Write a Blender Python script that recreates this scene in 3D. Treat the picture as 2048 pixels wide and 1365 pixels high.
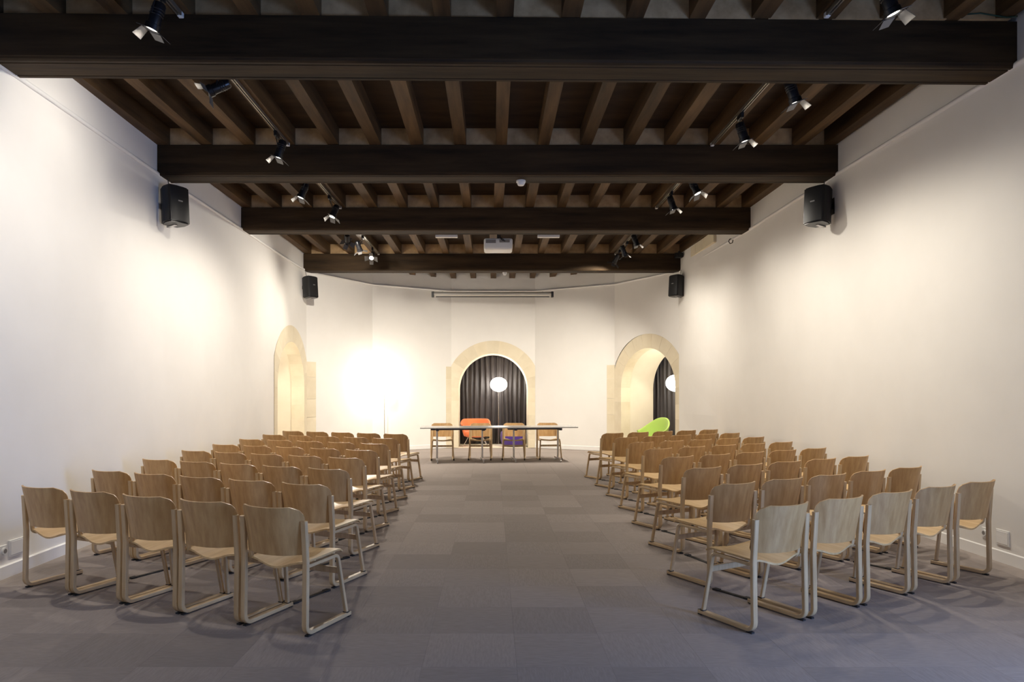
import bpy, bmesh, math, random
from mathutils import Vector, Matrix
random.seed(7)
for o in list(bpy.data.objects):
    bpy.data.objects.remove(o, do_unlink=True)
scene = bpy.context.scene
COL = scene.collection
PI = math.pi

# ------------------------------------------------------------------ camera
cam_d = bpy.data.cameras.new('camera')
cam_d.sensor_width = 36.0
cam_d.lens = 24.0
cam_d.shift_x = 38 / 2048
cam_d.shift_y = 102.5 / 2048
cam_d.clip_start = 0.05
cam_d.clip_end = 200
cam = bpy.data.objects.new('camera', cam_d)
COL.objects.link(cam)
cam.location = (0, 0, 1.45)
cam.rotation_euler = (PI / 2, 0, 0)
scene.camera = cam

# ------------------------------------------------------------------ world, daylight, exposure
world = bpy.data.worlds.new('world')
scene.world = world
world.use_nodes = True
bg = world.node_tree.nodes['Background']
bg.inputs[0].default_value = (0.55, 0.72, 1.0, 1)
bg.inputs[1].default_value = 1.2
scene.view_settings.view_transform = 'Standard'
scene.view_settings.look = 'None'
scene.view_settings.gamma = 1.0
scene.view_settings.use_curve_mapping = False
scene.view_settings.exposure = 0.84

SPOT_W = 108.0
WARM = (1.0, 0.92, 0.80)
GLOBE = 12.0

# daylight from an unseen glazed door, added beside the camera for this light
dl = bpy.data.lights.new('added_door_daylight', 'AREA')
dl.shape = 'RECTANGLE'
dl.size = 1.25
dl.size_y = 2.0
dl.energy = 125
dl.color = (0.28, 0.48, 1.0)
dlo = bpy.data.objects.new('added_door_daylight', dl)
COL.objects.link(dlo)
dlo.location = (4.34, 1.5, 1.1)
dlo.rotation_euler = (PI / 2, 0, PI / 2)      # emits toward -X

# ------------------------------------------------------------------ helpers
def mesh_obj(name, verts, faces, mat, parent=None, smooth=False, loc=None):
    me = bpy.data.meshes.new(name)
    me.from_pydata([tuple(v) for v in verts], [], faces)
    me.update()
    bm = bmesh.new(); bm.from_mesh(me)
    bmesh.ops.recalc_face_normals(bm, faces=bm.faces)
    bm.to_mesh(me); bm.free()
    return link(name, me, mat, parent, smooth, loc)

def link(name, me, mat, parent=None, smooth=False, loc=None):
    if mat is not None and not me.materials:
        me.materials.append(mat)
    if smooth:
        me.polygons.foreach_set('use_smooth', [True] * len(me.polygons))
    o = bpy.data.objects.new(name, me)
    COL.objects.link(o)
    if parent is not None:
        o.parent = parent
    if loc is not None:
        o.location = loc
    return o

def tag(o, label=None, cat=None, group=None, kind=None):
    if label: o['label'] = label
    if cat: o['category'] = cat
    if group: o['group'] = group
    if kind: o['kind'] = kind
    return o

def empty(name, loc=(0, 0, 0), rz=0.0):
    o = bpy.data.objects.new(name, None)
    o.empty_display_size = 0.1
    COL.objects.link(o)
    o.location = loc
    o.rotation_euler = (0, 0, rz)
    return o

def children(o):
    return [c for c in bpy.data.objects if c.parent == o]

def copy_tree(o, parent=None, kids=None):
    c = o.copy()
    COL.objects.link(c)
    c.parent = parent
    for ch in (kids[o.name] if kids else children(o)):
        copy_tree(ch, c, kids)
    return c

def kid_map(root):
    m = {}
    def rec(o):
        m[o.name] = children(o)
        for c in m[o.name]: rec(c)
    rec(root)
    return m

class MB:
    """collects shapes into one mesh"""
    def __init__(self): self.v = []; self.f = []
    def add(self, verts, faces):
        n = len(self.v)
        self.v += [tuple(p) for p in verts]
        self.f += [tuple(i + n for i in f) for f in faces]
        return self
    def box(self, x0, x1, y0, y1, z0, z1, M=None):
        vs = [Vector(p) for p in ((x0,y0,z0),(x1,y0,z0),(x1,y1,z0),(x0,y1,z0),(x0,y0,z1),(x1,y0,z1),(x1,y1,z1),(x0,y1,z1))]
        if M: vs = [M @ v for v in vs]
        return self.add(vs, [(0,3,2,1),(4,5,6,7),(0,1,5,4),(1,2,6,5),(2,3,7,6),(3,0,4,7)])
    def rbox(self, x0, x1, y0, y1, z0, z1, r=0.01, seg=2, M=None):
        bm = bmesh.new()
        bmesh.ops.create_cube(bm, size=1)
        for v in bm.verts:
            v.co = Vector(((x0+x1)/2 + v.co.x*(x1-x0), (y0+y1)/2 + v.co.y*(y1-y0), (z0+z1)/2 + v.co.z*(z1-z0)))
        bmesh.ops.bevel(bm, geom=list(bm.edges), offset=r, segments=seg, affect='EDGES', profile=0.5)
        return self.bm(bm, M)
    def bm(self, bm, M=None):
        bm.verts.index_update()
        vs = [(M @ v.co) if M else v.co.copy() for v in bm.verts]
        fs = [tuple(v.index for v in f.verts) for f in bm.faces]
        bm.free()
        return self.add(vs, fs)
    def cyl(self, p0, p1, r0, r1=None, n=16, cap=True):
        p0 = Vector(p0); p1 = Vector(p1); r1 = r0 if r1 is None else r1
        d = (p1 - p0).normalized()
        a = d.orthogonal().normalized(); b = d.cross(a)
        vs = []
        for p, r in ((p0, r0), (p1, r1)):
            for i in range(n):
                t = 2*PI*i/n
                vs.append(p + a*math.cos(t)*r + b*math.sin(t)*r)
        fs = [(i, (i+1) % n, n+(i+1) % n, n+i) for i in range(n)]
        if cap: fs += [tuple(range(n-1, -1, -1)), tuple(range(n, 2*n))]
        return self.add(vs, fs)
    def tube(self, pts, r, n=8):
        pts = [Vector(p) for p in pts]
        vs = []; prev = None
        for i, p in enumerate(pts):
            d = (pts[min(i+1, len(pts)-1)] - pts[max(i-1, 0)]).normalized()
            if prev is None: a = d.orthogonal().normalized()
            else:
                a = (prev - d * prev.dot(d)).normalized()
            prev = a; b = d.cross(a)
            for k in range(n):
                t = 2*PI*k/n
                vs.append(p + a*math.cos(t)*r + b*math.sin(t)*r)
        fs = []
        for i in range(len(pts)-1):
            for k in range(n):
                fs.append((i*n+k, i*n+(k+1) % n, (i+1)*n+(k+1) % n, (i+1)*n+k))
        fs += [tuple(range(n-1, -1, -1)), tuple(range((len(pts)-1)*n, len(pts)*n))]
        return self.add(vs, fs)
    def lathe(self, prof, n=24, c=(0, 0, 0)):
        vs = []; fs = []
        for (r, z) in prof:
            for k in range(n):
                t = 2*PI*k/n
                vs.append((c[0]+r*math.cos(t), c[1]+r*math.sin(t), c[2]+z))
        m = len(prof)
        for i in range(m-1):
            for k in range(n):
                fs.append((i*n+k, i*n+(k+1) % n, (i+1)*n+(k+1) % n, (i+1)*n+k))
        fs += [tuple(range(n-1, -1, -1)), tuple(range((m-1)*n, m*n))]
        return self.add(vs, fs)
    def prism(self, poly, y0, y1, M=None, axis='y'):
        """poly in the (x,z) plane pushed along y (or (y,z) along x)"""
        n = len(poly); vs = []
        for y in (y0, y1):
            for (a, b) in poly:
                p = Vector((a, y, b)) if axis == 'y' else Vector((y, a, b)) if axis == 'x' else Vector((a, b, y))
                vs.append(M @ p if M else p)
        fs = [tuple(range(n)), tuple(range(2*n-1, n-1, -1))]
        fs += [(i, n+i, n+(i+1) % n, (i+1) % n) for i in range(n)]
        return self.add(vs, fs)
    def grid_solid(self, fn, nu, nv, closed=False):
        """fn(i,j) -> (front point, back point)"""
        F = []; B = []
        for i in range(nu):
            for j in range(nv):
                a, b = fn(i, j); F.append(a); B.append(b)
        N = nu*nv; fs = []
        idx = lambda i, j: i*nv+j
        for i in range(nu-1):
            for j in range(nv-1):
                q = (idx(i, j), idx(i+1, j), idx(i+1, j+1), idx(i, j+1))
                fs.append(q); fs.append(tuple(N+k for k in reversed(q)))
        for i in range(nu-1):
            for j in (0, nv-1):
                fs.append((idx(i, j), N+idx(i, j), N+idx(i+1, j), idx(i+1, j)))
        for j in range(nv-1):
            for i in (0, nu-1):
                fs.append((idx(i, j), idx(i, j+1), N+idx(i, j+1), N+idx(i, j)))
        return self.add(F+B, fs)
    def build(self, name, mat, parent=None, smooth=False, loc=None, auto=None):
        o = mesh_obj(name, self.v, self.f, mat, parent, smooth or auto is not None, loc)
        if auto is not None:
            bm = bmesh.new(); bm.from_mesh(o.data)
            for e in bm.edges:
                if len(e.link_faces) == 2 and e.calc_face_angle(0) > auto: e.smooth = False
            bm.to_mesh(o.data); bm.free()
        return o

AUTO = math.radians(35)

# ------------------------------------------------------------------ materials
def new_mat(name):
    m = bpy.data.materials.new(name); m.use_nodes = True
    nt = m.node_tree
    return m, nt, nt.nodes['Principled BSDF']

def plain(name, col, rough=0.5, metal=0.0, spec=None, coat=0.0, sheen=0.0):
    m, nt, b = new_mat(name)
    n = nt.nodes.new('ShaderNodeTexNoise'); n.inputs['Scale'].default_value = 60
    tc = nt.nodes.new('ShaderNodeTexCoord'); nt.links.new(tc.outputs['Object'], n.inputs['Vector'])
    mx = nt.nodes.new('ShaderNodeMix'); mx.data_type = 'RGBA'
    mx.inputs[6].default_value = (*[c*0.93 for c in col], 1); mx.inputs[7].default_value = (*col, 1)
    nt.links.new(n.outputs['Fac'], mx.inputs[0]); nt.links.new(mx.outputs[2], b.inputs['Base Color'])
    b.inputs['Roughness'].default_value = rough; b.inputs['Metallic'].default_value = metal
    if spec is not None: b.inputs['Specular IOR Level'].default_value = spec
    if sheen: b.inputs['Sheen Weight'].default_value = sheen
    return m

def noisy(name, c1, c2, scale=(1, 1, 1), detail=6, rough=0.8, bump=0.0, rnd=0.0, pos=(0.3, 0.7), spec=0.3, coord='Object', fine=None):
    m, nt, b = new_mat(name)
    L = nt.links.new; N = nt.nodes.new
    tc = N('ShaderNodeTexCoord'); mp = N('ShaderNodeMapping'); mp.inputs['Scale'].default_value = scale
    L(tc.outputs[coord], mp.inputs['Vector'])
    oi = N('ShaderNodeObjectInfo')
    vm = N('ShaderNodeVectorMath'); vm.operation = 'MULTIPLY_ADD'
    vm.inputs[1].default_value = (37, 41, 43)
    cmb = N('ShaderNodeCombineXYZ')
    for k in range(3): L(oi.outputs['Random'], cmb.inputs[k])
    L(cmb.outputs[0], vm.inputs[0]); L(mp.outputs[0], vm.inputs[2])
    n = N('ShaderNodeTexNoise'); n.inputs['Scale'].default_value = 1; n.inputs['Detail'].default_value = detail
    n.inputs['Roughness'].default_value = 0.6
    L(vm.outputs[0], n.inputs['Vector'])
    r = N('ShaderNodeValToRGB')
    r.color_ramp.elements[0].position = pos[0]; r.color_ramp.elements[1].position = pos[1]
    r.color_ramp.elements[0].color = (*c1, 1); r.color_ramp.elements[1].color = (*c2, 1)
    L(n.outputs['Fac'], r.inputs[0])
    out = r.outputs[0]
    if rnd:
        mr = N('ShaderNodeMapRange'); mr.inputs[3].default_value = 1-rnd; mr.inputs[4].default_value = 1+rnd
        L(oi.outputs['Random'], mr.inputs[0])
        mm = N('ShaderNodeVectorMath'); mm.operation = 'SCALE'
        L(out, mm.inputs[0]); L(mr.outputs[0], mm.inputs['Scale']); out = mm.outputs[0]
    L(out, b.inputs['Base Color'])
    b.inputs['Roughness'].default_value = rough; b.inputs['Specular IOR Level'].default_value = spec
    if bump:
        bp = N('ShaderNodeBump'); bp.inputs['Strength'].default_value = bump; bp.inputs['Distance'].default_value = 0.01
        src = n
        if fine:
            src = N('ShaderNodeTexNoise'); src.inputs['Scale'].default_value = fine; src.inputs['Detail'].default_value = 4
            L(tc.outputs[coord], src.inputs['Vector'])
        L(src.outputs['Fac'], bp.inputs['Height']); L(bp.outputs[0], b.inputs['Normal'])
    return m

def emit(name, col, s):
    m, nt, b = new_mat(name)
    b.inputs['Base Color'].default_value = (*col, 1)
    b.inputs['Emission Color'].default_value = (*col, 1)
    b.inputs['Emission Strength'].default_value = s
    return m

M = {}
M['plaster'] = noisy('plaster', (0.80, 0.775, 0.73), (0.84, 0.815, 0.77), (1.2, 1.2, 1.2), 4, 0.85, 0.06, fine=9)
M['trimwhite'] = noisy('white_paint', (0.80, 0.785, 0.76), (0.83, 0.815, 0.79), (3, 3, 3), 3, 0.45)
M['stone'] = noisy('limestone', (0.70, 0.61, 0.44), (0.80, 0.715, 0.545), (2.2, 2.2, 2.2), 8, 0.85, 0.12, rnd=0.05, fine=40)
M['stone_in'] = noisy('niche_plaster', (0.78, 0.70, 0.55), (0.84, 0.765, 0.62), (1.5, 1.5, 1.5), 6, 0.9, 0.05, fine=30)
M['beam'] = noisy('old_oak_beam', (0.015, 0.0085, 0.0036), (0.056, 0.033, 0.0138), (0.9, 9, 9), 9, 0.7, 0.35, rnd=0.1, spec=0.2)
M['joist'] = noisy('old_oak_joist', (0.032, 0.0165, 0.006), (0.125, 0.069, 0.026), (9, 0.9, 9), 9, 0.65, 0.3, rnd=0.22, spec=0.35)
M['board'] = noisy('ceiling_boards', (0.020, 0.011, 0.005), (0.060, 0.033, 0.015), (1.1, 5, 5), 8, 0.75, 0.2)
M['infill'] = noisy('infill_wood', (0.34, 0.215, 0.10), (0.56, 0.38, 0.20), (6, 6, 6), 6, 0.8, 0.1, rnd=0.15)
M['carpet'] = noisy('carpet', (0.280, 0.242, 0.220), (0.338, 0.292, 0.265), (14, 90, 14), 5, 0.95, 0.2, rnd=0.11, spec=0.08, fine=420)
M['oak_back'] = noisy('oak_vertical_grain', (0.40, 0.225, 0.085), (0.58, 0.37, 0.165), (26, 26, 1.5), 7, 0.42, 0.04, rnd=0.09, spec=0.45)
M['oak_seat'] = noisy('oak_seat_grain', (0.52, 0.33, 0.145), (0.70, 0.50, 0.25), (26, 1.5, 26), 7, 0.42, 0.04, rnd=0.07, spec=0.45)
M['oak_frame'] = noisy('oak_bent_strip', (0.46, 0.31, 0.16), (0.64, 0.47, 0.27), (40, 3, 3), 6, 0.45, 0.03, rnd=0.06, spec=0.4)
M['rubber'] = plain('black_rubber', (0.012, 0.012, 0.013), 0.6)
M['blackplastic'] = plain('black_plastic', (0.006, 0.006, 0.007), 0.35)
M['blackmetal'] = plain('black_metal', (0.008, 0.008, 0.010), 0.32, 0.0)
M['grille'] = plain('speaker_grille', (0.007, 0.007, 0.008), 0.5)
M['badge'] = plain('silver_badge', (0.45, 0.45, 0.45), 0.4, 0.8)
M['track'] = plain('track_aluminium', (0.32, 0.28, 0.22), 0.35, 0.7)
M['steel'] = plain('brushed_steel', (0.55, 0.54, 0.53), 0.32, 0.9)
M['door_in'] = plain('barn_door_grey', (0.16, 0.155, 0.15), 0.45, 0.3)
M['chrome'] = plain('chrome', (0.75, 0.74, 0.73), 0.15, 1.0)
M['whiteplastic'] = plain('white_plastic', (0.80, 0.79, 0.76), 0.4)
M['greyplastic'] = plain('grey_plastic', (0.22, 0.21, 0.20), 0.5)
M['screen_case'] = plain('screen_case', (0.55, 0.53, 0.48), 0.4, 0.2)
M['tabletop'] = plain('laminate_top', (0.42, 0.41, 0.39), 0.2)
M['darkgrey'] = plain('dark_grey_metal', (0.05, 0.05, 0.055), 0.4, 0.3)
M['curtain'] = noisy('curtain_cloth', (0.030, 0.025, 0.026), (0.045, 0.039, 0.040), (30, 30, 2), 4, 0.5, 0.05, spec=0.5)
M['orange'] = plain('orange_fabric', (0.90, 0.22, 0.07), 0.85, sheen=0.3)
M['green'] = plain('lime_fabric', (0.36, 0.52, 0.10), 0.8, sheen=0.2)
M['purple'] = plain('purple_fabric', (0.07, 0.03, 0.24), 0.85, sheen=0.2)
M['globe'] = emit('lit_globe', (1.0, 0.93, 0.82), GLOBE)
M['lens'] = emit('lit_lens', (1.0, 0.93, 0.80), 6.0)
M['cable_green'] = plain('green_cable', (0.01, 0.05, 0.03), 0.5)
def glass_mat():
    m, nt, b = new_mat('window_glass')
    b.inputs['Transmission Weight'].default_value = 1.0
    b.inputs['Roughness'].default_value = 0.0
    b.inputs['IOR'].default_value = 1.05
    return m
M['glass'] = glass_mat()

# ------------------------------------------------------------------ plan of the place
V = [Vector((-4.06, 14.85)), Vector((-2.96, 16.75)), Vector((-1.09, 17.82)), Vector((1.10, 17.82)), Vector((2.98, 16.72)), Vector((4.06, 14.78))]
ZC = 4.63            # underside of ceiling boards
ZT = 4.80            # wall tops
def lerp_tab(tab, d):
    if d <= tab[0][0]: return tab[0][1]
    for (a, x), (b, y) in zip(tab, tab[1:]):
        if d <= b: return x + (y-x)*(d-a)/(b-a)
    return tab[-1][1]
LB = [(-3.5, -3.55), (5.5, -3.81), (12.65, -4.06)]
LT = [(-3.5, -3.80), (5.5, -3.95), (8.2, -4.03), (12.65, -4.06)]
RB = [(-3.5, 4.46), (5.6, 4.34), (12.9, 4.30), (14.78, 4.012)]
RT = [(-3.5, 4.25), (5.5, 4.19), (8.2, 4.14), (11, 4.14), (14.78, 4.012)]
def xl(d, z): t = min(1, z/4.06); return lerp_tab(LB, d)*(1-t) + lerp_tab(LT, d)*t
def xr(d, z): t = min(1, z/4.06); return lerp_tab(RB, d)*(1-t) + lerp_tab(RT, d)*t

# ---- floor
fl = MB().box(-5.5, 6.0, -2.0, 19.6, -0.2, -0.006).build('floor', M['carpet'])
tag(fl, 'grey blue carpet tile floor of the hall', 'floor', kind='structure')
tm = bmesh.new()
bmesh.ops.create_cube(tm, size=1)
for v in tm.verts: v.co = Vector((v.co.x*0.4996, v.co.y*0.4996, v.co.z*0.008 - 0.004))
top = [e for e in tm.edges if all(v.co.z > -0.001 for v in e.verts)]
bmesh.ops.bevel(tm, geom=top, offset=0.0005, segments=1, affect='EDGES')
tile_me = bpy.data.meshes.new('carpet_tile'); tm.to_mesh(tile_me); tm.free()
tile_me.materials.append(M['carpet'])
cells = []
for j in range(0, 40):
    for i in range(-12, 12):
        cx = 0.125 + 0.25 + 0.5*i; cy = -3.4 + 0.25 + 0.5*j
        cells.append((cx, cy, i, j))
def in_room(x, y):
    if y < -1.55: return False
    if y < 14.7: return xl(y, 0) - 0.2 < x < xr(y, 0) + 0.2
    if y > 18: return False
    pts = V
    return all((b-a).x*(y-a.y) - (b-a).y*(x-a.x) < 0.25*(b-a).length for a, b in zip(pts, pts[1:]))
vis = [c for c in cells if in_room(c[0], c[1]) and c[1] > 3.2 and abs(c[0]-0.03) < 0.79*c[1]+0.4]
vis.sort(key=lambda c: c[1])
near, far = vis[:298], vis[298:]
for (cx, cy, i, j) in near:
    t = link('carpet_tile', tile_me, None, fl)
    t.location = (cx, cy, 0); t.rotation_euler = (0, 0, PI/2 * ((i+j) % 2))
mb = MB()
for (cx, cy, i, j) in far + [c for c in cells if in_room(c[0], c[1]) and c not in vis]:
    mb.box(cx-0.2492, cx+0.2492, cy-0.2492, cy+0.2492, -0.008, 0)
tag(mb.build('carpet_tile', M['carpet'], fl), kind='stuff')

# ---- side walls (slightly leaning plaster)
def side_wall(name, fx, ds, sgn, label):
    zs = [0, 1.0, 2.0, 3.0, 4.06, ZT]
    inner = [[(fx(d, z), d, z - (0.1 if z == 0 else 0)) for z in zs] for d in ds]
    mb = MB()
    mb.grid_solid(lambda i, j: (inner[i][j], (inner[i][j][0] + sgn*0.3, inner[i][j][1], inner[i][j][2])), len(ds), len(zs))
    return tag(mb.build(name, M['plaster']), label, 'wall', kind='structure')
side_wall('wall_left', xl, [-1.7, 1, 5.5, 8.2, 10.5, 12.65], -1, 'long white plaster wall along the left chairs')
side_wall('wall_right', xr, [2.2, 5.6, 8.2, 11, 12.9, 14.74], 1, 'long white plaster wall along the right chairs')
side_wall('wall_right', xr, [-1.7, 0.8], 1, 'short white wall right of the camera behind the added door')

# ---- wall behind the camera, added glazed door in the right wall beside it
tag(MB().box(-4.2, 4.8, -2.0, -1.6, -0.1, ZT).build('wall_back', M['plaster']), 'white wall behind the camera', 'wall', kind='structure')
tag(MB().box(4.32, 4.72, 0.8, 2.2, 2.15, ZT).build('wall_right', M['plaster']), 'white wall above the added glazed door beside the camera', 'wall', kind='structure')
wf = MB()
for a, b, c, d in ((0.8, 0.88, 0.0, 2.15), (2.12, 2.2, 0.0, 2.15), (0.88, 2.12, 0.0, 0.1), (0.88, 2.12, 2.07, 2.15), (1.46, 1.54, 0.1, 2.07)):
    wf.box(4.50, 4.56, a, b, c, d)
w1 = tag(wf.build('added_door_1', M['trimwhite']), 'added white framed glazed double door, unseen beside the camera', 'door', kind='structure')  # out-of-view door, added as the opening for the bluish daylight
for a, b in ((0.88, 1.46), (1.54, 2.12)):
    MB().box(4.527, 4.533, a, b, 0.1, 2.07).build('pane', M['glass'], w1)

# ---- apse walls
def facet_frame(a, b):
    d = (b-a).normalized(); mid = (a+b)/2
    nrm = Vector((-d.y, d.x))     # outward (away from the room) for left-to-right order
    return Matrix(((d.x, nrm.x, 0, mid.x), (d.y, nrm.y, 0, mid.y), (0, 0, 1, 0), (0, 0, 0, 1))), (b-a).length
def plain_facet(name, a, b, label):
    F, L = facet_frame(a, b)
    tag(MB().box(-L/2, L/2, 0, 0.27, -0.1, ZT, F).build(name, M['plaster']), label, 'wall', kind='structure')
plain_facet('wall_far_left', V[0], V[1], 'white apse wall beside the left stone arch')
plain_facet('wall_far_left', V[1], V[2], 'white apse wall behind the glowing floor lamp')
plain_facet('wall_far_right', V[3], V[4], 'white apse wall between centre and right arches')
RO, RI, ZS = 1.24, 0.91, 1.555
def arch_wall(name, F, half, label):
    pc = math.acos(half/RO)
    pts = [(RO*math.cos(t), ZS + RO*math.sin(t)) for t in [pc + (PI-2*pc)*k/28 for k in range(29)]]
    poly = [(half, ZT)] + pts + [(-half, ZT)]
    # split in strips to stay convex
    mb = MB()
    for (p, q) in zip(pts, pts[1:]):
        mb.prism([p, q, (q[0], ZT), (p[0], ZT)], 0, 0.27, F)
    tag(mb.build(name, M['plaster']), label, 'wall', kind='structure')

def portal(name, F, half, label, wrap=None, curtain_label=None):
    """stone arch with a niche behind; local x along the wall, y outwards"""
    root = empty(name)
    root.matrix_world = F
    tag(root, label, 'arch', kind='structure')
    g = 0.0025
    nv = 11
    for k in range(nv):
        a0, a1 = PI*k/nv, PI*(k+1)/nv
        da = 0.0016
        vs = []; n = 5
        for y in (-0.009, 0.27):
            for q in range(n):
                t = a0+da + (a1-a0-2*da)*q/(n-1)
                c, s = math.cos(t), math.sin(t)
                ro = min(RO, (half-0.001)/max(1e-6, abs(c)))
                vs += [(RI*c, y, ZS+RI*s), (ro*c, y, ZS+ro*s)]
        fs = []
        m = 2*n
        for q in range(n-1):
            fs += [(2*q, 2*q+1, 2*q+3, 2*q+2), (m+2*q, m+2*q+2, m+2*q+3, m+2*q+1),
                   (2*q, 2*q+2, m+2*q+2, m+2*q), (2*q+1, m+2*q+1, m+2*q+3, 2*q+3)]
        fs += [(0, m, m+1, 1), (m-2, m-1, 2*m-1, 2*m-2)]
        mesh_obj('voussoir', vs, fs, M['stone'], root)
    for s in (-1, 1):
        zz = [0.0, 0.42, 0.80, 1.22, ZS]
        if s > 0: zz = [0.0, 0.36, 0.86, 1.18, ZS]
        for a, b in zip(zz, zz[1:]):
            x0, x1 = sorted((s*RI, s*(half-0.001)))
            MB().box(x0, x1, -0.009, 0.27, a+g, b-g).build('jamb_block', M['stone'], root)
    # mortar bed behind the joints
    mb = MB(); n = 40; vs = []
    for y in (-0.005, 0.266):
        for q in range(n+1):
            t = PI*q/n; c, s_ = math.cos(t), math.sin(t)
            ro = min(RO, half/max(1e-6, abs(c))) - 0.004
            vs += [((RI+0.004)*c, y, ZS+(RI+0.004)*s_), (ro*c, y, ZS+ro*s_)]
    m = 2*(n+1); fs = []
    for q in range(n):
        fs += [(2*q, 2*q+1, 2*q+3, 2*q+2), (m+2*q, m+2*q+2, m+2*q+3, m+2*q+1), (2*q, 2*q+2, m+2*q+2, m+2*q), (2*q+1, m+2*q+1, m+2*q+3, 2*q+3)]
    mb.add(vs, fs)
    for s_ in (-1, 1):
        x0, x1 = sorted((s_*(RI+0.004), s_*(half-0.004)))
        mb.box(x0, x1, -0.005, 0.266, 0, ZS)
    mb.build('mortar', M['stone_in'], root)
    # niche shell
    R2 = 0.945
    arc = [(R2*math.cos(PI*k/24), ZS + R2*math.sin(PI*k/24)) for k in range(25)]
    prof = [(R2, -0.1)] + arc + [(-R2, -0.1)]
    profo = [(R2+0.16, -0.1)] + [((R2+0.16)*math.cos(PI*k/24), ZS+(R2+0.16)*math.sin(PI*k/24)) for k in range(25)] + [(-R2-0.16, -0.1)]
    mb = MB()
    ys = (0.27, 1.02)
    mb.grid_solid(lambda i, j: ((prof[i][0]*(1-0.03*j), ys[j], prof[i][1] - (0.03*j if prof[i][1] > 1 else 0)), (profo[i][0], ys[j], profo[i][1])), len(prof), 2)
    mb.build('niche_lining', M['stone_in'], root, auto=AUTO)
    mb = MB().box(-1.3, 1.3, 1.30, 1.40, -0.1, 3.0).box(-1.32, -1.2, 1.02, 1.4, -0.1, 3.0).box(1.2, 1.32, 1.02, 1.4, -0.1, 3.0).box(-1.32, 1.32, 1.02, 1.4, 2.85, 3.0)
    mb.box(-1.3, -1.08, 1.02, 1.06, -0.1, 3.0).box(1.08, 1.3, 1.02, 1.06, -0.1, 3.0).box(-1.1, 1.1, 1.02, 1.06, 2.68, 3.0)
    mb.build('window_recess', M['stone_in'], root)
    MB().box(-1.0, 1.0, 0.0, 1.35, -0.05, 0.004).build('threshold_slab', M['stone_in'], root)
    if wrap:
        a, b, at_end, width = wrap     # stones turning the corner on to the next wall
        G, L = facet_frame(a, b)
        Gi = F.inverted() @ G
        x0, x1 = (L/2-width, L/2+0.003) if at_end else (-L/2-0.003, -L/2+width)
        zz = [0, 0.44, 0.9, 1.3, 1.78, 2.12]
        for p, q in zip(zz, zz[1:]):
            MB().box(x0, x1, -0.009, 0.02, p+g, q-g, Gi).build('corner_block', M['stone'], root)
    # curtain
    nx = 140; W = 1.07
    rr = random.Random(hash(name) % 1000 if False else len(name)*7 + int(abs(F[0][3])*10))
    ph = [rr.uniform(0, 6.28) for _ in range(6)]
    def prof_y(u, z):
        w = 0.028*math.sin(46*u + 1.4*math.sin(5*u+ph[0]) + ph[1]) + 0.013*math.sin(81*u+ph[2]) + 0.012*math.sin(13*u+ph[3])
        return 1.16 + w*(0.75 + 0.25*math.cos(z*0.9+ph[4]+u*3))
    zs = [0.02, 0.5, 1.0, 1.5, 2.0, 2.4, 2.64]
    mb = MB()
    def cf(i, j):
        u = -W + 2*W*i/(nx-1); z = zs[j]
        uu = u + 0.012*math.sin(3*z+ph[5]+6*u)
        y = prof_y(u, z)
        return (uu, y, z), (uu, y+0.006, z)
    mb.grid_solid(cf, nx, len(zs))
    c = mb.build('curtain', M['curtain'], None, smooth=True)
    c.matrix_world = F
    tag(c, curtain_label, 'curtain')
    return root

FL = Matrix(((0, -1, 0, -4.06), (1, 0, 0, 13.75), (0, 0, 1, 0), (0, 0, 0, 1)))     # left wall bay: x along +Y, y towards -X
FC, LC = facet_frame(V[2], V[3])
FR, LR = facet_frame(V[4], V[5])
FRP = FR @ Matrix.Translation((0.05, 0, 0))
arch_wall('wall_left', FL, 1.10, 'white wall above the left stone arch')
arch_wall('wall_far_centre', FC, LC/2, 'white apse wall above the centre stone arch')
arch_wall('wall_far_right', FR, LR/2, 'white apse wall above the right stone arch')
portal('trim_1', FL, 1.10, 'cream limestone arch in the left wall, seen edge on', (V[0], V[1], False, 0.28), 'dark curtain hidden deep in the left wall niche')
portal('trim_2', FC, LC/2, 'cream limestone arch in the centre behind the table', (V[1], V[2], True, 0.15), 'dark pleated curtain behind the centre arch and orange chair')
portal('trim_3', FRP, LR/2 + 0.05, 'cream limestone arch at right above the green chair', (V[3], V[4], True, 0.20), 'dark pleated curtain in the right arch behind green chair')

# ---- baseboards
def baseboard(name, pts, label):
    mb = MB()
    for (a, b) in zip(pts, pts[1:]):
        a = Vector(a); b = Vector(b); d = (b-a).normalized(); n = Vector((-d.y, d.x))
        L = (b-a).length
        F = Matrix(((d.x, n.x, 0, a.x), (d.y, n.y, 0, a.y), (0, 0, 1, 0), (0, 0, 0, 1)))
        mb.prism([(-0.016, 0.0), (0.012, 0.0), (0.012, 0.103), (-0.008, 0.103), (-0.016, 0.095)], 0, L, F, axis='x')
    tag(mb.build(name, M['trimwhite']), label, 'baseboard', kind='structure')
baseboard('baseboard_left', [(xl(d, 0.05), d) for d in (-1.6, 1, 5.5, 9, 12.65)], 'white baseboard along the left wall')
baseboard('baseboard_right', [(xr(d, 0.05), d) for d in (14.78, 12.9, 9, 5.6, 2.2)], 'white baseboard along the right wall')
d01 = (V[1]-V[0]).normalized(); d12 = (V[2]-V[1]).normalized(); d34 = (V[4]-V[3]).normalized()
baseboard('baseboard_far_left', [V[0]+d01*0.28, V[1], V[2]-d12*0.15], 'white baseboard below the apse wall behind the lamp')
baseboard('baseboard_far_right', [V[3], V[4]-d34*0.2], 'white baseboard on the apse wall right of the centre arch')

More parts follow.
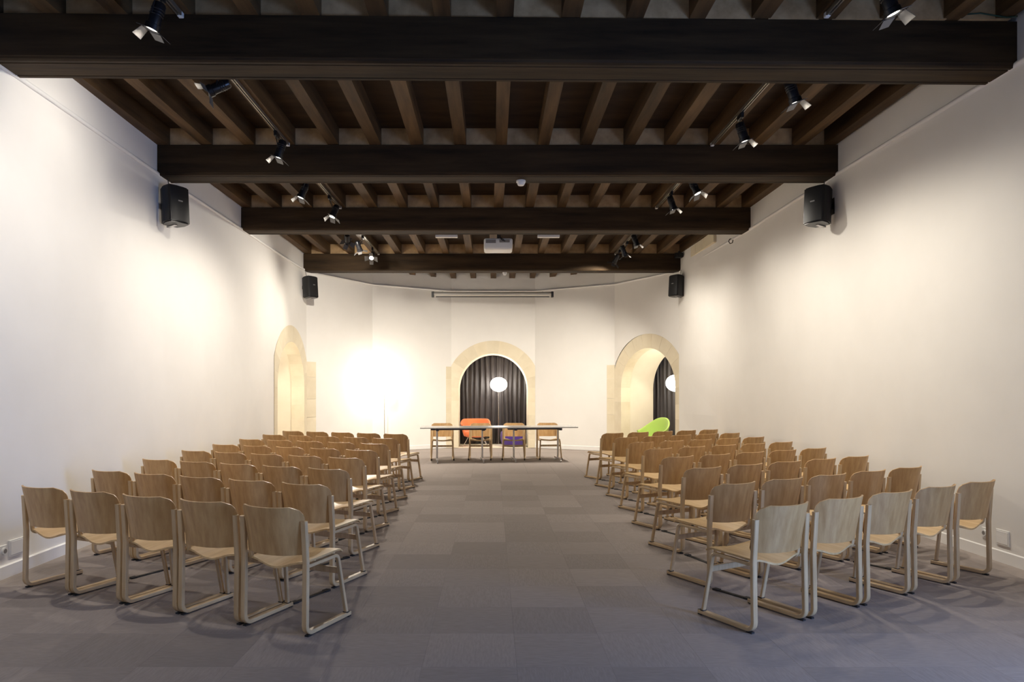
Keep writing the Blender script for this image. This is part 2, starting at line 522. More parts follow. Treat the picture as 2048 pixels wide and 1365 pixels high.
# ---- ledge line round the walls
led = [(xl(d, 4.06)+0.004, d, 4.075) for d in (-1.55, 1, 5.5, 8.2, 12.65)] + [(v.x, v.y, 4.085) for v in V] 
led2 = led[:5] + [(-4.05, 14.84, 4.08), (-2.95, 16.73, 4.09), (-1.09, 17.80, 4.09), (1.10, 17.80, 4.09), (2.97, 16.70, 4.09), (4.05, 14.77, 4.08)] + [(xr(d, 4.06)-0.004, d, 4.075) for d in (11, 8.2, 5.5, 1, -1.55)]
tag(MB().tube(led2, 0.023, 8).build('trim_4', M['trimwhite'], smooth=True), 'thin white conduit running round the walls at beam level', 'conduit', kind='structure')

# ------------------------------------------------------------------ ceiling: boards, joists, beams, infill
ceil = tag(MB().box(-4.6, 4.8, -2.0, 18.4, ZC, ZC+0.1).build('ceiling', M['board']), 'dark timber ceiling of boards, joists and heavy beams', 'ceiling', kind='structure')
BEAMS = [(-0.1, 0), (2.65, 0), (5.40, 0.055), (8.19, 0.0), (10.97, 0.0), (14.62, 0.0)]
BT = 0.34
def beam_mesh():
    z0, z1, t = 4.06, 4.42, BT
    prof = [(0, z1), (0, z0+0.030), (0.006, z0+0.026), (0.012, z0+0.010), (0.028, z0), (0.060, z0), (0.063, z0+0.012), (0.072, z0+0.012), (0.075, z0),
            (t-0.062, z0), (t-0.058, z0+0.009), (t-0.050, z0+0.009), (t-0.047, z0), (t-0.012, z0), (t, z0+0.012), (t, z1)]
    return prof
bm_proto = None
for (y, tilt) in BEAMS:
    if bm_proto is None:
        bm_proto = MB().prism(beam_mesh(), -4.2, 4.3, axis='x').build('beam', M['beam'], ceil)
        b = bm_proto
    else:
        b = bm_proto.copy(); COL.objects.link(b); b.parent = ceil
    b.location = (0, y, 0)
    b.rotation_euler = (0, 0.0012 if y == 5.40 else 0, tilt*2/8.2)
def apse_depth(x):
    for a, b in zip(V, V[1:]):
        if a.x <= x <= b.x: return a.y + (b.y-a.y)*(x-a.x)/(b.x-a.x)
    return 14.9
offs = [0.106, 0.106, 0.106, 0.106, 0.085, 0.01, 0.0]
edges = [-1.6] + [y + BT/2 for y, _ in BEAMS] + [18]
jm = {}
for bay in range(len(edges)-1):
    a, b = edges[bay], edges[bay+1]
    for k in range(-8, 9):
        x = offs[bay] + 0.508*k
        x = max(-3.97, min(4.06, x))
        b2 = b
        if bay == len(edges)-2:
            b2 = apse_depth(x) + 0.05
            if b2 - a < 0.2: continue
        w = 0.07 + random.uniform(-0.006, 0.006)
        o = MB().box(-w, w, 0, b2-a-0.004, 4.42, ZC).build('joist', M['joist'], ceil)
        jit = random.uniform(-0.012, 0.012)
        o.location = (x + jit, a, random.uniform(0, 0.008)); o.rotation_euler = (0, 0, random.uniform(-0.002, 0.002))
im = bpy.data.meshes.new('infill_panel')
im.from_pydata([(-0.2, 0, 4.42), (0.2, 0, 4.42), (0.2, 0.03, 4.42), (-0.2, 0.03, 4.42), (-0.2, 0, ZC), (0.2, 0, ZC), (0.2, 0.03, ZC), (-0.2, 0.03, ZC)], [],
               [(0, 3, 2, 1), (4, 5, 6, 7), (0, 1, 5, 4), (1, 2, 6, 5), (2, 3, 7, 6), (3, 0, 4, 7)])
im.materials.append(M['infill'])
for bi, (y, _) in enumerate(BEAMS):
    if bi < 2: continue
    off = offs[bi]
    for k in range(-8, 8):
        x = off + 0.508*(k+0.5)
        o = link('infill_panel', im, None, ceil); o.location = (x, y + 0.03, 0)

# ------------------------------------------------------------------ the chair
def rounded(path, radii, seg=6):
    """path of (x,y,z); round the inner corners"""
    P = [Vector(p) for p in path]; out = [P[0]]
    for i in range(1, len(P)-1):
        r = radii[i-1]
        a = (P[i-1]-P[i]).normalized(); b = (P[i+1]-P[i]).normalized()
        ang = a.angle(b); t = r/math.tan(ang/2)
        p0 = P[i] + a*t; p1 = P[i] + b*t
        c = P[i] + (a+b).normalized()*(r/math.sin(ang/2))
        u = (p0-c); w = (p1-c); tot = u.angle(w); ax = u.cross(w).normalized()
        for k in range(seg+1):
            out.append(c + Matrix.Rotation(tot*k/seg, 3, ax) @ u)
    out.append(P[-1]); return out

def strip(path, wid, th):
    """flat strip following a path in the y-z plane; width along x"""
    n = len(path); ring = []
    for i, p in enumerate(path):
        d = (path[min(i+1, n-1)] - path[max(i-1, 0)]); d = Vector((0, d.y, d.z)).normalized()
        nn = Vector((0, -d.z, d.y))
        c = 0.004
        pts = [(-wid/2, -th/2+c), (-wid/2+c, -th/2), (wid/2-c, -th/2), (wid/2, -th/2+c), (wid/2, th/2-c), (wid/2-c, th/2), (-wid/2+c, th/2), (-wid/2, th/2-c)]
        ring += [p + Vector((a, 0, 0)) + nn*b for a, b in pts]
    m = 8
    fs = []
    for i in range(n-1):
        for k in range(m):
            fs.append((i*m+k, i*m+(k+1) % m, (i+1)*m+(k+1) % m, (i+1)*m+k))
    fs += [tuple(range(m-1, -1, -1)), tuple(range((n-1)*m, n*m))]
    return MB().add(ring, fs)

def make_chair():
    root = empty('plywood_chair')
    # seat shell
    nu, nv = 17, 12
    def seat(i, j):
        u = -1 + 2*i/(nu-1); v = j/(nv-1)           # v: rear 0 .. front 1
        hw = 0.208 if v > 0.1 else 0.196 + 0.12*v
        x = u*hw
        y = -0.205 + 0.412*v
        dip = 0.040*(0.5+0.5*math.cos(PI*u))*(1-0.75*v)
        z = 0.430 + 0.012*v - dip
        if v > 0.86: z -= 0.020*((v-0.86)/0.14)**2
        y += 0.016*(abs(u)**2.2)*(1 if v < 0.05 else 0) - 0.012*(abs(u)**3)*(1 if v > 0.95 else 0)
        return (x, y, z+0.006), (x, y, z-0.006)
    MB().grid_solid(seat, nu, nv).build('seat', M['oak_seat'], root, auto=math.radians(40))
    # backrest
    nu, nv = 27, 13
    def back(i, j):
        u = -1 + 2*i/(nu-1); b = j/(nv-1)
        z = 0.485 + 0.292*b
        hw = 0.230; r = 0.075
        h = z - (0.777 - r)
        if h > 0: hw = hw - r*0.8 + 0.8*math.sqrt(max(0, r*r - h*h))
        if b < 0.06: hw -= 0.008
        x = u*hw
        k = x/0.230
        y = -0.168 - 0.092*(1-abs(k)**2.5) - 0.050*b - 0.01*b*b
        z -= 0.007*(1-k*k)
        nx = 2.5*0.092*abs(k)**1.5*(1 if k > 0 else -1)/0.230
        nrm = Vector((-nx, 1, 0.2)).normalized()*0.0055
        p = Vector((x, y, z))
        return p+nrm, p-nrm
    MB().grid_solid(back, nu, nv).build('backrest', M['oak_back'], root, auto=math.radians(40))
    for s in (-1, 1):
        p = rounded([(s*0.235, 0.222, 0.020), (s*0.235, -0.213, 0.020), (s*0.235, -0.206, 0.43), (s*0.234, -0.222, 0.688)], [0.050, 0.15])
        strip(p, 0.038, 0.026).build('rear_leg', M['oak_frame'], root, auto=AUTO)
        path = [(s*0.237, 0.188, 0.034), (s*0.210, 0.132, 0.413), (s*0.206, -0.176, 0.404), (s*0.208, -0.203, 0.682)]
        p = rounded(path, [0.034, 0.036])
        strip(p, 0.028, 0.021).build('front_leg', M['oak_frame'], root, auto=AUTO)
        MB().box(s*0.237-0.014, s*0.237+0.014, 0.196, 0.224, 0.0, 0.034).box(s*0.237-0.0165, s*0.237+0.0165, 0.176, 0.2, 0.0305, 0.038).build('foot_glide', M['rubber'], root)
        MB().box(s*0.237-0.013, s*0.237+0.013, -0.205, -0.165, 0.0, 0.010).build('foot_glide', M['rubber'], root)
    MB().rbox(-0.222, 0.222, 0.150, 0.166, 0.285, 0.325, 0.004, 1).build('stretcher', M['oak_frame'], root)
    return root
chair0 = make_chair()
CK = kid_map(chair0)
ordn = ['front', 'second', 'third', 'fourth', 'fifth', 'sixth', 'seventh', 'back']
first = [True]
def place_chair(x, y, rz, label, group):
    if first[0]:
        c = chair0; first[0] = False
    else:
        c = copy_tree(chair0, None, CK)
    c.location = (x, y, 0); c.rotation_euler = (0, 0, rz)
    tag(c, label, 'chair', group)
    return c
seat_words = ['aisle seat', 'second seat from the aisle', 'middle seat', 'second seat from the wall', 'wall seat']
QL = [(-1.093, 4.028), (-1.172, 5.03), (-1.24, 6.02), (-1.305, 7.04), (-1.327, 7.98), (-1.350, 8.98), (-1.36, 10.02), (-1.357, 11.06)]
QR = [(1.548, 4.08), (1.59, 5.05), (1.687, 6.11), (1.738, 7.15), (1.780, 8.18), (1.794, 9.2), (1.786, 10.22), (1.769, 11.28)]
AL, PL = math.radians(23.5), 0.523
AR, PR = math.radians(29.0), 0.556
def spacer(p, q, label):
    p = Vector(p); q = Vector(q); d = (q-p); L = d.length; d.normalize()
    o = empty('row_spacer', (p.x, p.y, 0), math.atan2(d.y, d.x))
    MB().rbox(0.03, L-0.03, -0.016, 0.016, 0.0, 0.008, 0.002, 1).build('bar', M['rubber'], o)
    MB().rbox(0.0, 0.05, -0.022, 0.022, 0.0, 0.013, 0.003, 1).build('end_clip', M['rubber'], o)
    MB().rbox(L-0.05, L, -0.022, 0.022, 0.0, 0.013, 0.003, 1).build('end_clip', M['rubber'], o)
    tag(o, label, 'floor bar', 'bars linking the chair rows')
for side, Q, al, pitch, sg in (('left', QL, AL, PL, -1), ('right', QR, AR, PR, 1)):
    u = Vector((sg*math.cos(al), math.sin(al))); n = Vector((-sg*math.sin(al), math.cos(al)))
    rz = sg*al
    for r, q in enumerate(Q):
        q = Vector(q)
        for i in range(5):
            c = q + u*(0.252 + pitch*i) + n*0.21
            place_chair(c.x + random.uniform(-.002, .002), c.y + random.uniform(-.002, .002), rz + random.uniform(-.004, .004),
                        'oak plywood chair in the %s block, %s row, %s' % (side, ordn[r], seat_words[i]), 'audience chairs in rows')
        if r < 7:
            for i, w in ((1, 'nearer the aisle'), (4, 'nearer the wall')):
                p0 = q + u*(pitch*i - 0.01) + n*0.475
                p1 = Vector(Q[r+1]) + u*(pitch*(i-1) + 0.012) - n*0.045
                spacer(p0, p1, 'thin black floor bar between %s and %s %s rows, %s' % (ordn[r], ordn[r+1], side, w))
TC = [(-1.088, 14.66, 0.10), (-0.276, 14.72, -0.03), (0.446, 14.74, -0.06), (1.219, 14.82, 0.08)]
TW = ['leftmost oak chair behind the meeting table', 'oak chair behind the table in front of orange chair', 'oak chair behind the table in front of purple pouf', 'rightmost oak chair behind the meeting table']
for (x, y, a), l in zip(TC, TW):
    place_chair(x, y, PI + a, l, 'chairs behind the table')

# ------------------------------------------------------------------ meeting tables
def make_table(cx, cy, rz, poles, label):
    t = empty('folding_table', (cx, cy, 0), rz)
    MB().rbox(-0.81, 0.81, -0.37, 0.37, 0.712, 0.735, 0.004, 2).build('table_top', M['tabletop'], t)
    MB().rbox(min(poles)-0.13, max(poles)+0.08, -0.06, 0.06, 0.665, 0.712, 0.006, 1).build('under_beam', M['darkgrey'], t)
    for p in poles:
        MB().cyl((p, 0, 0.075), (p, 0, 0.67), 0.019, n=16).build('leg', M['steel'], t, auto=AUTO)
        f = MB().rbox(p-0.02, p+0.02, -0.31, 0.31, 0.052, 0.082, 0.008, 2).build('foot', M['steel'], t)
        MB().rbox(p-0.03, p+0.03, -0.30, 0.30, 0.66, 0.70, 0.006, 1).build('arm', M['darkgrey'], t)
        for s in (-1, 1):
            MB().cyl((p-0.012, s*0.29, 0.027), (p+0.012, s*0.29, 0.027), 0.027, n=14).cyl((p, s*0.29, 0.03), (p, s*0.29, 0.056), 0.009, n=8).build('caster', M['whiteplastic'] if s > 0 else M['steel'], t, auto=AUTO)
    tag(t, label, 'table', 'meeting tables')
ta = math.radians(6.5)
for s, l, pl in ((-1, 'long pale table with steel legs, left half of the pair', (-0.46, 0.48)), (1, 'long pale table with steel legs, right half of the pair', (-0.48, 0.46))):
    make_table(0.105 + s*0.812*math.cos(ta), 14.27 + s*0.812*math.sin(ta), ta, pl, l)

# ------------------------------------------------------------------ floor lamps
def floor_lamp(x, y, zc, label, light=True):
    o = empty('floor_lamp', (x, y, 0))
    MB().lathe([(0.0001, 0.004), (0.13, 0.004), (0.13, 0.012), (0.03, 0.018), (0.012, 0.03), (0.0001, 0.03)], 28).build('base', M['whiteplastic'], o, auto=AUTO)
    MB().cyl((0, 0, 0.02), (0, 0, zc-0.17), 0.008, n=12).build('pole', M['chrome'], o, auto=AUTO)
    MB().cyl((0, 0, zc-0.20), (0, 0, zc-0.14), 0.03, n=14).build('lamp_socket', M['whiteplastic'], o, auto=AUTO)
    bm = bmesh.new(); bmesh.ops.create_uvsphere(bm, u_segments=32, v_segments=18, radius=1)
    for v in bm.verts: v.co = Vector((v.co.x*0.232, v.co.y*0.232, v.co.z*0.195 + zc))
    MB().bm(bm).build('globe_shade', M['globe'], o, smooth=True)
    tag(o, label, 'lamp', 'globe floor lamps')
floor_lamp(0.155, 18.62, 1.66, 'white globe floor lamp in the centre arch before the curtain')
floor_lamp(4.215, 15.72, 1.66, 'white globe floor lamp in the right arch, half hidden by wall')
floor_lamp(-2.60, 16.35, 1.66, 'white globe floor lamp against the left apse wall')
floor_lamp(-4.62, 13.2, 1.66, 'unseen white globe floor lamp added inside the left wall niche')  # hidden lamp, added to brighten the inside of the niche

# ------------------------------------------------------------------ lounge seats
def tub_chair(x, y, rz, mat, label, hb=0.74, ha=0.60, R=0.40, fl=0.42):
    o = empty('tub_chair', (x, y, 0), rz)          # faces local -y
    nu, nv = 31, 9
    def sh(i, j):
        t = -1 + 2*i/(nu-1); a = PI/2 + t*math.radians(118)
        b = j/(nv-1)
        q_ = max(0, min(1, (abs(t)-fl)/(0.92-fl))); top = hb - (hb-ha)*(q_*q_*(3-2*q_))
        z = 0.27 + (top-0.27)*b
        r = R*(0.74 + 0.26*b**0.8)
        p = Vector((r*math.cos(a)*1.02, r*math.sin(a)*0.92, z))
        q = Vector(((r-0.04)*math.cos(a)*1.02, (r-0.04)*math.sin(a)*0.92, z))
        if b == 1: p.z -= 0.008; q.z -= 0.008
        return p, q
    s = MB().grid_solid(sh, nu, nv).build('shell', mat, o, smooth=True)
    md = s.modifiers.new('bevel', 'BEVEL'); md.width = 0.014; md.segments = 3; md.limit_method = 'ANGLE'
    MB().lathe([(0.001, 0.25), (0.24, 0.255), (0.30, 0.30), (0.305, 0.37), (0.28, 0.405), (0.15, 0.415), (0.001, 0.415)], 32).build('seat_cushion', mat, o, smooth=True)
    for sx in (-1, 1):
        for sy in (-1, 1):
            MB().cyl((sx*0.18, sy*0.16, 0.27), (sx*0.33, sy*0.27, 0.0), 0.009, 0.008, n=10).build('leg', M['chrome'], o, auto=AUTO)
    tag(o, label, 'armchair')
tub_chair(-0.47, 18.28, 0.0, M['orange'], 'orange tub armchair on thin metal legs in the centre arch')
gdir = math.atan2(FR[1][1], FR[0][1])
tub_chair(3.74, 15.98, gdir - PI/2 + 0.05, M['green'], 'lime green tub armchair in the right arch', 0.86, 0.56, 0.40, 0.05)
pf = empty('pouf', (0.54, 18.22, 0))
MB().lathe([(0.001, 0.03), (0.26, 0.03), (0.30, 0.06), (0.335, 0.18), (0.345, 0.30), (0.33, 0.39), (0.27, 0.43), (0.1, 0.44), (0.001, 0.44)], 36).build('cushion', M['purple'], pf, smooth=True)
MB().lathe([(0.001, 0.0), (0.22, 0.0), (0.22, 0.03), (0.001, 0.03)], 24).build('base', M['rubber'], pf, auto=AUTO)
tag(pf, 'round dark purple pouf in the centre arch', 'pouf')

# ------------------------------------------------------------------ track lighting
def track(x, y0, y1, label):
    o = empty('lighting_track', (x, (y0+y1)/2, 4.42))
    h = (y1-y0)/2
    MB().box(-0.018, -0.007, -h, h, -0.036, 0.0).box(0.007, 0.018, -h, h, -0.036, 0.0).box(-0.007, 0.007, -h, h, -0.012, 0.0).build('rail', M['track'], o)
    for s in (-1, 1):
        MB().rbox(-0.020, 0.020, s*h-0.02, s*h+0.02, -0.040, 0.0, 0.004, 1).build('end_cap', M['whiteplastic'], o)
    tag(o, label, 'lighting track', 'ceiling lighting tracks')
XT = {-1: -2.44, 1: 2.61}
bayw = ['above the camera, added out of view', 'nearest the camera', 'between first and second beams', 'between second and third beams', 'between third and fourth beams']  # first entry names the unseen tracks added for the two extra spotlights
ends = [(-0.1+BT, 2.65), (2.65+BT, 5.40), (5.40+BT, 8.19), (8.19+BT, 10.97), (10.97+BT, 14.62)]
for s, w in ((-1, 'left'), (1, 'right')):
    for (a, b), l in zip(ends, bayw):
        track(XT[s], a+0.12, b-0.07, 'grey %s lighting track under joists %s' % (w, l))

def spotlight(x, y, z, dvec, label, sgn, power=1.0, doors=(1, 1, 1, 1), cone=130, cut=0.5):
    d = Vector(dvec).normalized()
    o = empty('spotlight', (x, y, z))
    up = Vector((0, 1, 0)); sx = d.cross(up).normalized(); sy = sx.cross(d).normalized()
    R = Matrix((sx, sy, -d)).transposed().to_4x4()       # local -z is the beam
    def put(mb, name, mat, par=o, **k):
        mb.v = [tuple(R @ Vector(v)) for v in mb.v]
        return mb.build(name, mat, par, **k)
    body = put(MB().lathe([(0.001, 0.105), (0.036, 0.105), (0.045, 0.09), (0.046, -0.055), (0.054, -0.06), (0.055, -0.10), (0.049, -0.10), (0.046, -0.085), (0.001, -0.085)], 24), 'body', M['blackmetal'], auto=AUTO)
    put(MB().lathe([(0.001, -0.0855), (0.042, -0.0855), (0.042, -0.088), (0.001, -0.089)], 20), 'lens', M['lens'], body, auto=AUTO)
    for k in range(3):
        put(MB().lathe([(0.0465, 0.06-0.02*k), (0.049, 0.057-0.02*k), (0.049, 0.051-0.02*k), (0.0465, 0.048-0.02*k)], 20), 'cooling_fin', M['blackmetal'], body, auto=AUTO)
    for k, ang in enumerate((0, PI/2, PI, 3*PI/2)):
        if not doors[k]: continue
        op = 1.15 if k % 2 == 0 else 1.3
        if k == (2 if sgn < 0 else 0): op = cut
        c, s_ = math.cos(ang), math.sin(ang)
        e = Vector((c, s_, 0)); t = Vector((-s_, c, 0))
        b0 = e*0.052 + Vector((0, 0, -0.10)); out = (e*math.sin(op) + Vector((0, 0, -math.cos(op))))
        L = 0.085; w0, w1 = 0.042, (0.058 if k % 2 == 0 else 0.036)
        nrm = out.cross(t).normalized()*0.001
        vs = [b0-t*w0+nrm, b0+t*w0+nrm, b0+out*L+t*w1+nrm, b0+out*L-t*w1+nrm]
        vs += [v - 2*nrm for v in vs]
        put(MB().add(vs, [(0, 1, 2, 3), (7, 6, 5, 4), (0, 4, 5, 1), (1, 5, 6, 2), (2, 6, 7, 3), (3, 7, 4, 0)]), 'barn_door', M['door_in'])
    # yoke and track adapter
    tp = Vector((XT[sgn]-x, 0, 4.384-z))
    stem0 = Vector((XT[sgn]-x, 0, 4.384-z-0.05))
    ydir = Vector((0, 1, 0))
    y0 = ydir*0.058
    mb = MB().tube([y0, y0 + stem0*0.75, stem0 + Vector((0, 0.0, 0))], 0.005, 6).tube([-y0, -y0 + stem0*0.75, stem0], 0.005, 6)
    mb.build('yoke', M['blackmetal'], o, auto=AUTO)
    MB().rbox(tp.x-0.017, tp.x+0.017, -0.06, 0.06, tp.z-0.055, tp.z, 0.004, 1).build('track_adapter', M['blackmetal'], o)
    ld = bpy.data.lights.new('spot_beam', 'SPOT')
    ld.energy = SPOT_W*power; ld.color = WARM; ld.spot_size = math.radians(cone); ld.spot_blend = 1.0; ld.shadow_soft_size = 0.05
    lo = bpy.data.objects.new('spot_beam', ld); COL.objects.link(lo); lo.parent = o
    lo.location = d*0.102
    lo.rotation_euler = d.to_track_quat('-Z', 'Y').to_euler()
    tag(o, label, 'spotlight', 'black track spotlights with barn doors')

spotlight(-2.47, 5.00, 4.20, (-.34, .05, -.94), 'black left spotlight cut off by the top picture edge', -1, 0.75)
spotlight(-2.47, 6.15, 4.20, (-.88, -.12, -.46), 'black left spotlight just behind the nearest beam', -1, 0.45)
spotlight(-2.40, 7.70, 4.19, (-.32, 0, -.95), 'black left spotlight hanging before the second beam', -1)
spotlight(-2.53, 9.10, 4.13, (-.34, -.1, -.94), 'black left spotlight just behind the second beam', -1, 0.7)
spotlight(-2.37, 10.20, 4.15, (-.30, -.25, -.92), 'black left spotlight hanging before the third beam', -1, 0.75)
spotlight(-2.54, 11.90, 4.12, (-.14, .88, -.45), 'black left spotlight just behind the third beam, farther left', -1, 2.0, cut=1.1, cone=100)
spotlight(-2.52, 12.80, 4.19, (.22, .48, -.85), 'black left spotlight behind third beam, middle of three', -1, 3.3, cut=1.1, cone=118)
spotlight(-2.45, 13.85, 4.22, (-.05, -.74, -.64), 'black left spotlight glaring at the camera before last beam', -1, 4.0, cut=1.1)
spotlight(2.68, 4.62, 4.10, (.33, 0, -.94), 'black right spotlight cut off by the top picture edge', 1, 0.22)
spotlight(2.64, 6.02, 4.10, (.33, .05, -.94), 'black right spotlight just behind the nearest beam', 1, 0.7)
spotlight(2.63, 7.20, 4.19, (.31, .0, -.95), 'black right spotlight hanging before the second beam', 1)
spotlight(2.63, 8.90, 4.12, (.36, -.2, -.91), 'black right spotlight just behind the second beam', 1)
spotlight(2.62, 10.00, 4.22, (.31, .0, -.95), 'black right spotlight hanging before the third beam', 1)
spotlight(2.56, 12.30, 4.19, (.33, .0, -.94), 'black right spotlight behind third beam, nearest of three', 1)
spotlight(2.54, 13.30, 4.21, (.36, .2, -.91), 'black right spotlight behind third beam, middle of three', 1)
spotlight(2.54, 14.10, 4.20, (-.38, .48, -.79), 'black right spotlight closest to the last beam', 1, 4.4, cut=1.1, cone=118)

spotlight(-2.44, 0.5, 4.20, (.08, .80, -.60), 'added black left spotlight, unseen above the camera, lighting the front row', -1, 0.65, cut=1.1, cone=66)  # out of view, added to brighten the near left chair backs
spotlight(2.61, 0.5, 4.20, (.0, .80, -.60), 'added black right spotlight, unseen above the camera, lighting the front row', 1, 0.5, cut=1.1, cone=66)  # also unseen, an added fill for the near right chair backs

# ------------------------------------------------------------------ loudspeakers
def speaker(x, y, z, side, label, yaw, k=1.0):
    o = empty('loudspeaker', (x, y, z))
    Rz = Matrix.Rotation(yaw, 4, 'Z') @ Matrix.Rotation(math.radians(-4), 4, 'X')   # front faces local -y
    off = Matrix.Translation(Vector((-side*0.17, -0.02, 0)))
    A = off @ Rz
    plan = [(-0.135, -0.10), (-0.12, -0.118), (-0.06, -0.13), (0.06, -0.13), (0.12, -0.118), (0.135, -0.10), (0.142, 0.0), (0.10, 0.11), (-0.10, 0.11), (-0.142, 0.0)]
    bm = bmesh.new()
    lo = [bm.verts.new((a, b, -0.225)) for a, b in plan]; hi = [bm.verts.new((a, b, 0.225)) for a, b in plan]
    bm.faces.new(lo[::-1]); bm.faces.new(hi)
    for i in range(len(plan)):
        j = (i+1) % len(plan); bm.faces.new((lo[i], lo[j], hi[j], hi[i]))
    bmesh.ops.recalc_face_normals(bm, faces=bm.faces)
    ed = [e for e in bm.edges if abs(e.verts[0].co.z - e.verts[1].co.z) < 1e-6]
    bmesh.ops.bevel(bm, geom=ed, offset=0.014, segments=2, affect='EDGES')
    cab = MB().bm(bm, A).build('cabinet', M['blackplastic'], o, auto=AUTO)
    gp = [(-0.127, -0.103), (-0.115, -0.122), (-0.06, -0.134), (0.06, -0.134), (0.115, -0.122), (0.127, -0.103), (0.12, -0.095), (-0.12, -0.095)]
    MB().prism(gp, -0.205, 0.205, A, axis='z').build('grille', M['grille'], o, auto=AUTO)
    MB().box(-0.028, 0.028, -0.1365, -0.133, 0.03, 0.045, A).build('badge', M['badge'], o)
    # bracket: steel strap round the back, wall plate
    MB().box(-0.02, 0.02, 0.10, 0.135, -0.235, 0.235, A).box(-0.02, 0.02, -0.02, 0.135, 0.225, 0.235, A).box(-0.02, 0.02, -0.02, 0.135, -0.235, -0.225, A).build('bracket', M['steel'], o)
    MB().rbox(side*0.0-0.004, side*0.0+0.004, -0.06, 0.06, -0.10, 0.10, 0.003, 1).box(min(0, -side*0.10), max(0, -side*0.10), -0.025, 0.045, -0.035, 0.035).build('wall_plate', M['blackplastic'], o)
    MB().tube([(-side*0.10, 0.06, 0.20), (-side*0.07, 0.06, 0.28), (-side*0.06, 0.05, 0.36)], 0.006, 6).build('cable', M['rubber'], o)
    tag(o, label, 'loudspeaker', 'black wall loudspeakers')
speaker(-4.03, 8.28, 3.70, -1, 'black loudspeaker high on the left wall under the second beam', math.radians(58))
speaker(4.15, 8.36, 3.72, 1, 'black loudspeaker high on the right wall under the second beam', math.radians(-58))
speaker(-4.07, 14.55, 3.68, -1, 'small far black loudspeaker in the left apse corner', math.radians(58))
speaker(4.07, 14.5, 3.70, 1, 'small far black loudspeaker in the right apse corner', math.radians(-58))

# ------------------------------------------------------------------ projector, bars, detectors, screen
pj = empty('projector', (0.09, 12.0, 4.03))
MB().rbox(-0.25, 0.25, -0.18, 0.18, -0.105, 0.095, 0.035, 3).build('casing', M['whiteplastic'], pj, auto=AUTO)
MB().rbox(-0.215, -0.04, -0.184, -0.17, 0.005, 0.065, 0.004, 1).build('vent_grille', M['greyplastic'], pj)
MB().rbox(0.02, 0.20, -0.184, -0.17, 0.015, 0.065, 0.004, 1).build('connector_panel', M['greyplastic'], pj)
MB().cyl((-0.1, 0.16, 0.0), (-0.1, 0.215, 0.0), 0.05, 0.045, n=20).build('projection_lens', M['blackplastic'], pj, auto=AUTO)
MB().cyl((0, 0, 0.09), (0, 0, 0.39), 0.02, n=12).rbox(-0.09, 0.09, -0.09, 0.09, 0.092, 0.105, 0.003, 1).build('ceiling_mount', M['darkgrey'], pj)
MB().tube([(0.03, -0.03, 0.36), (0.04, -0.14, 0.22), (0.03, -0.19, 0.10), (0.07, -0.196, 0.05), (0.12, -0.19, 0.035)], 0.008, 8).tube([(0.0, -0.02, 0.30), (-0.02, -0.13, 0.17), (0.05, -0.192, 0.09), (0.10, -0.188, 0.06)], 0.006, 8).build('cable', M['rubber'], pj, smooth=True)
tag(pj, 'white projector hanging from the ceiling in the middle', 'projector')
for x, l in ((-0.80, 'short white ceiling bar left of the projector'), (0.955, 'short white ceiling bar right of the projector')):
    o = empty('ceiling_bar', (x, 11.75, 4.135))
    MB().rbox(-0.19, 0.19, -0.035, 0.035, -0.022, 0.022, 0.005, 1).build('housing', M['whiteplastic'], o)
    for s in (-1, 1):
        MB().cyl((s*0.12, 0, 0.02), (s*0.12, 0, 0.51), 0.005, n=8).build('hanger', M['darkgrey'], o)
    tag(o, l, 'ceiling bar', 'white bars beside the projector')
def detector(x, y, r, label):
    o = empty('smoke_detector', (x, y, 4.06))
    MB().lathe([(0.001, 0.003), (r, 0.003), (r, -0.02), (0.001, -0.02)], 24).build('base', M['whiteplastic'], o, auto=AUTO)
    MB().lathe([(0.001, -0.02), (r*0.85, -0.02), (r*0.85, -0.035), (r*0.62, -0.058), (0.001, -0.06)], 24).build('sensor_head', M['whiteplastic'], o, auto=AUTO)
    tag(o, label, 'smoke detector', 'smoke detectors under beams')
detector(0.345, 8.42, 0.058, 'white smoke detector under the second beam')
detector(0.255, 14.85, 0.05, 'tiny white smoke detector under the last beam')
sc = empty('projection_screen', (-0.01, 17.05, 3.90))
MB().cyl((-1.46, 0, 0), (1.46, 0, 0), 0.056, n=20).build('roller_case', M['screen_case'], sc, auto=AUTO)
MB().rbox(-1.42, 1.42, -0.012, 0.012, -0.075, -0.05, 0.004, 1).build('bottom_bar', M['darkgrey'], sc)
for s in (-1, 1):
    MB().rbox(s*1.49-0.03, s*1.49+0.03, -0.06, 0.06, -0.08, 0.06, 0.006, 1).build('end_cap', M['blackplastic'], sc)
    MB().box(s*1.25-0.02, s*1.25+0.02, -0.01, 0.70, 0.045, 0.065).build('wall_bracket', M['steel'], sc)
tag(sc, 'rolled up projection screen case above the centre arch', 'screen')

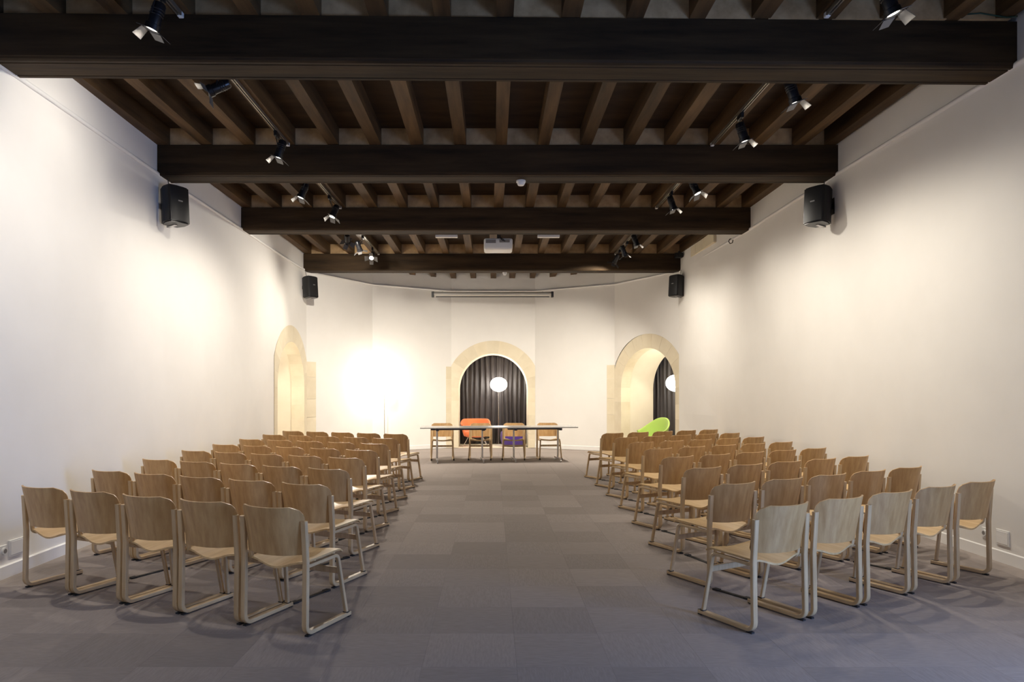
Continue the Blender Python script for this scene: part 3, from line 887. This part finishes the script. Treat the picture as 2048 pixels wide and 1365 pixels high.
# ------------------------------------------------------------------ sockets and small things on the walls
def socket(x, y, z, side, w, h, outlet, label):
    o = empty('wall_socket' if outlet else 'blank_plate', (x, y, z))
    sx = (-0.012, 0.002) if side > 0 else (-0.002, 0.012)
    MB().rbox(sx[0], sx[1], -w/2, w/2, -h/2, h/2, 0.002, 1).build('plate', M['whiteplastic'], o)
    xo = -0.0145*side
    if outlet:
        MB().cyl((xo+side*0.006, 0, 0), (xo-side*0.012, 0, 0), 0.027, n=20).build('socket_rim', M['whiteplastic'], o, auto=AUTO)
        MB().cyl((xo-side*0.010, 0, 0), (xo-side*0.0128, 0, 0), 0.018, n=16).build('socket_hole', M['greyplastic'], o, auto=AUTO)
    else:
        MB().rbox(min(xo, xo+side*0.004), max(xo, xo+side*0.004), -w/2+0.012, w/2-0.012, -h/2+0.012, h/2-0.012, 0.001, 1).build('cover', M['trimwhite'], o)
    tag(o, label, 'socket' if outlet else 'wall plate')
for d, w, out, l in ((5.30, 0.085, True, 'white power socket low on left wall at picture edge'), (5.46, 0.17, False, 'white blank plate low on the left wall')):
    socket(xl(d, 0.22), d, 0.215, -1, w, 0.13 if not out else 0.09, out, l)
for d, w, out, l in ((5.99, 0.085, True, 'white power socket low on right wall behind chair leg'), (5.79, 0.15, False, 'white blank plate low on the right wall')):
    socket(xr(d, 0.22), d, 0.215, 1, w, 0.13 if not out else 0.09, out, l)
lt = empty('stone_lintel', (4.09, 13.35, 4.30))
for k in range(3):
    MB().rbox(-0.05, 0.06, -0.85+0.57*k, -0.29+0.57*k, -0.10, 0.12, 0.01, 1).build('stone', M['stone'], lt)
tag(lt, 'exposed cream stone lintel high on the right wall', 'lintel')
sb = empty('sensor_box', (3.93, 14.42, 4.34))
MB().rbox(-0.09, 0.07, -0.06, 0.06, -0.05, 0.05, 0.008, 2).build('housing', M['blackplastic'], sb)
MB().cyl((-0.05, -0.05, 0), (-0.05, -0.075, 0), 0.025, n=14).build('sensor_lens', M['blackmetal'], sb, auto=AUTO)
MB().box(-0.02, 0.02, -0.02, 0.02, 0.045, 0.09).build('bracket', M['darkgrey'], sb)
tag(sb, 'small black box under the ceiling at the right corner', 'sensor')
hk = MB().tube([(4.06, 11.55, 4.03), (4.05, 11.55, 3.98), (4.00, 11.52, 3.96), (3.97, 11.50, 3.99), (3.99, 11.52, 4.03), (4.03, 11.56, 4.05)], 0.008, 6).build('cable_loop', M['rubber'], smooth=True)
tag(hk, 'small dark cable loop under the third beam at right', 'cable')
gc = MB().tube([(3.72, 5.40, 4.44), (3.85, 5.39, 4.445), (3.95, 5.385, 4.425), (4.05, 5.385, 4.41), (4.14, 5.39, 4.42)], 0.006, 6).build('cable', M['cable_green'], smooth=True)
tag(gc, 'thin green cable on the nearest beam at right', 'cable')
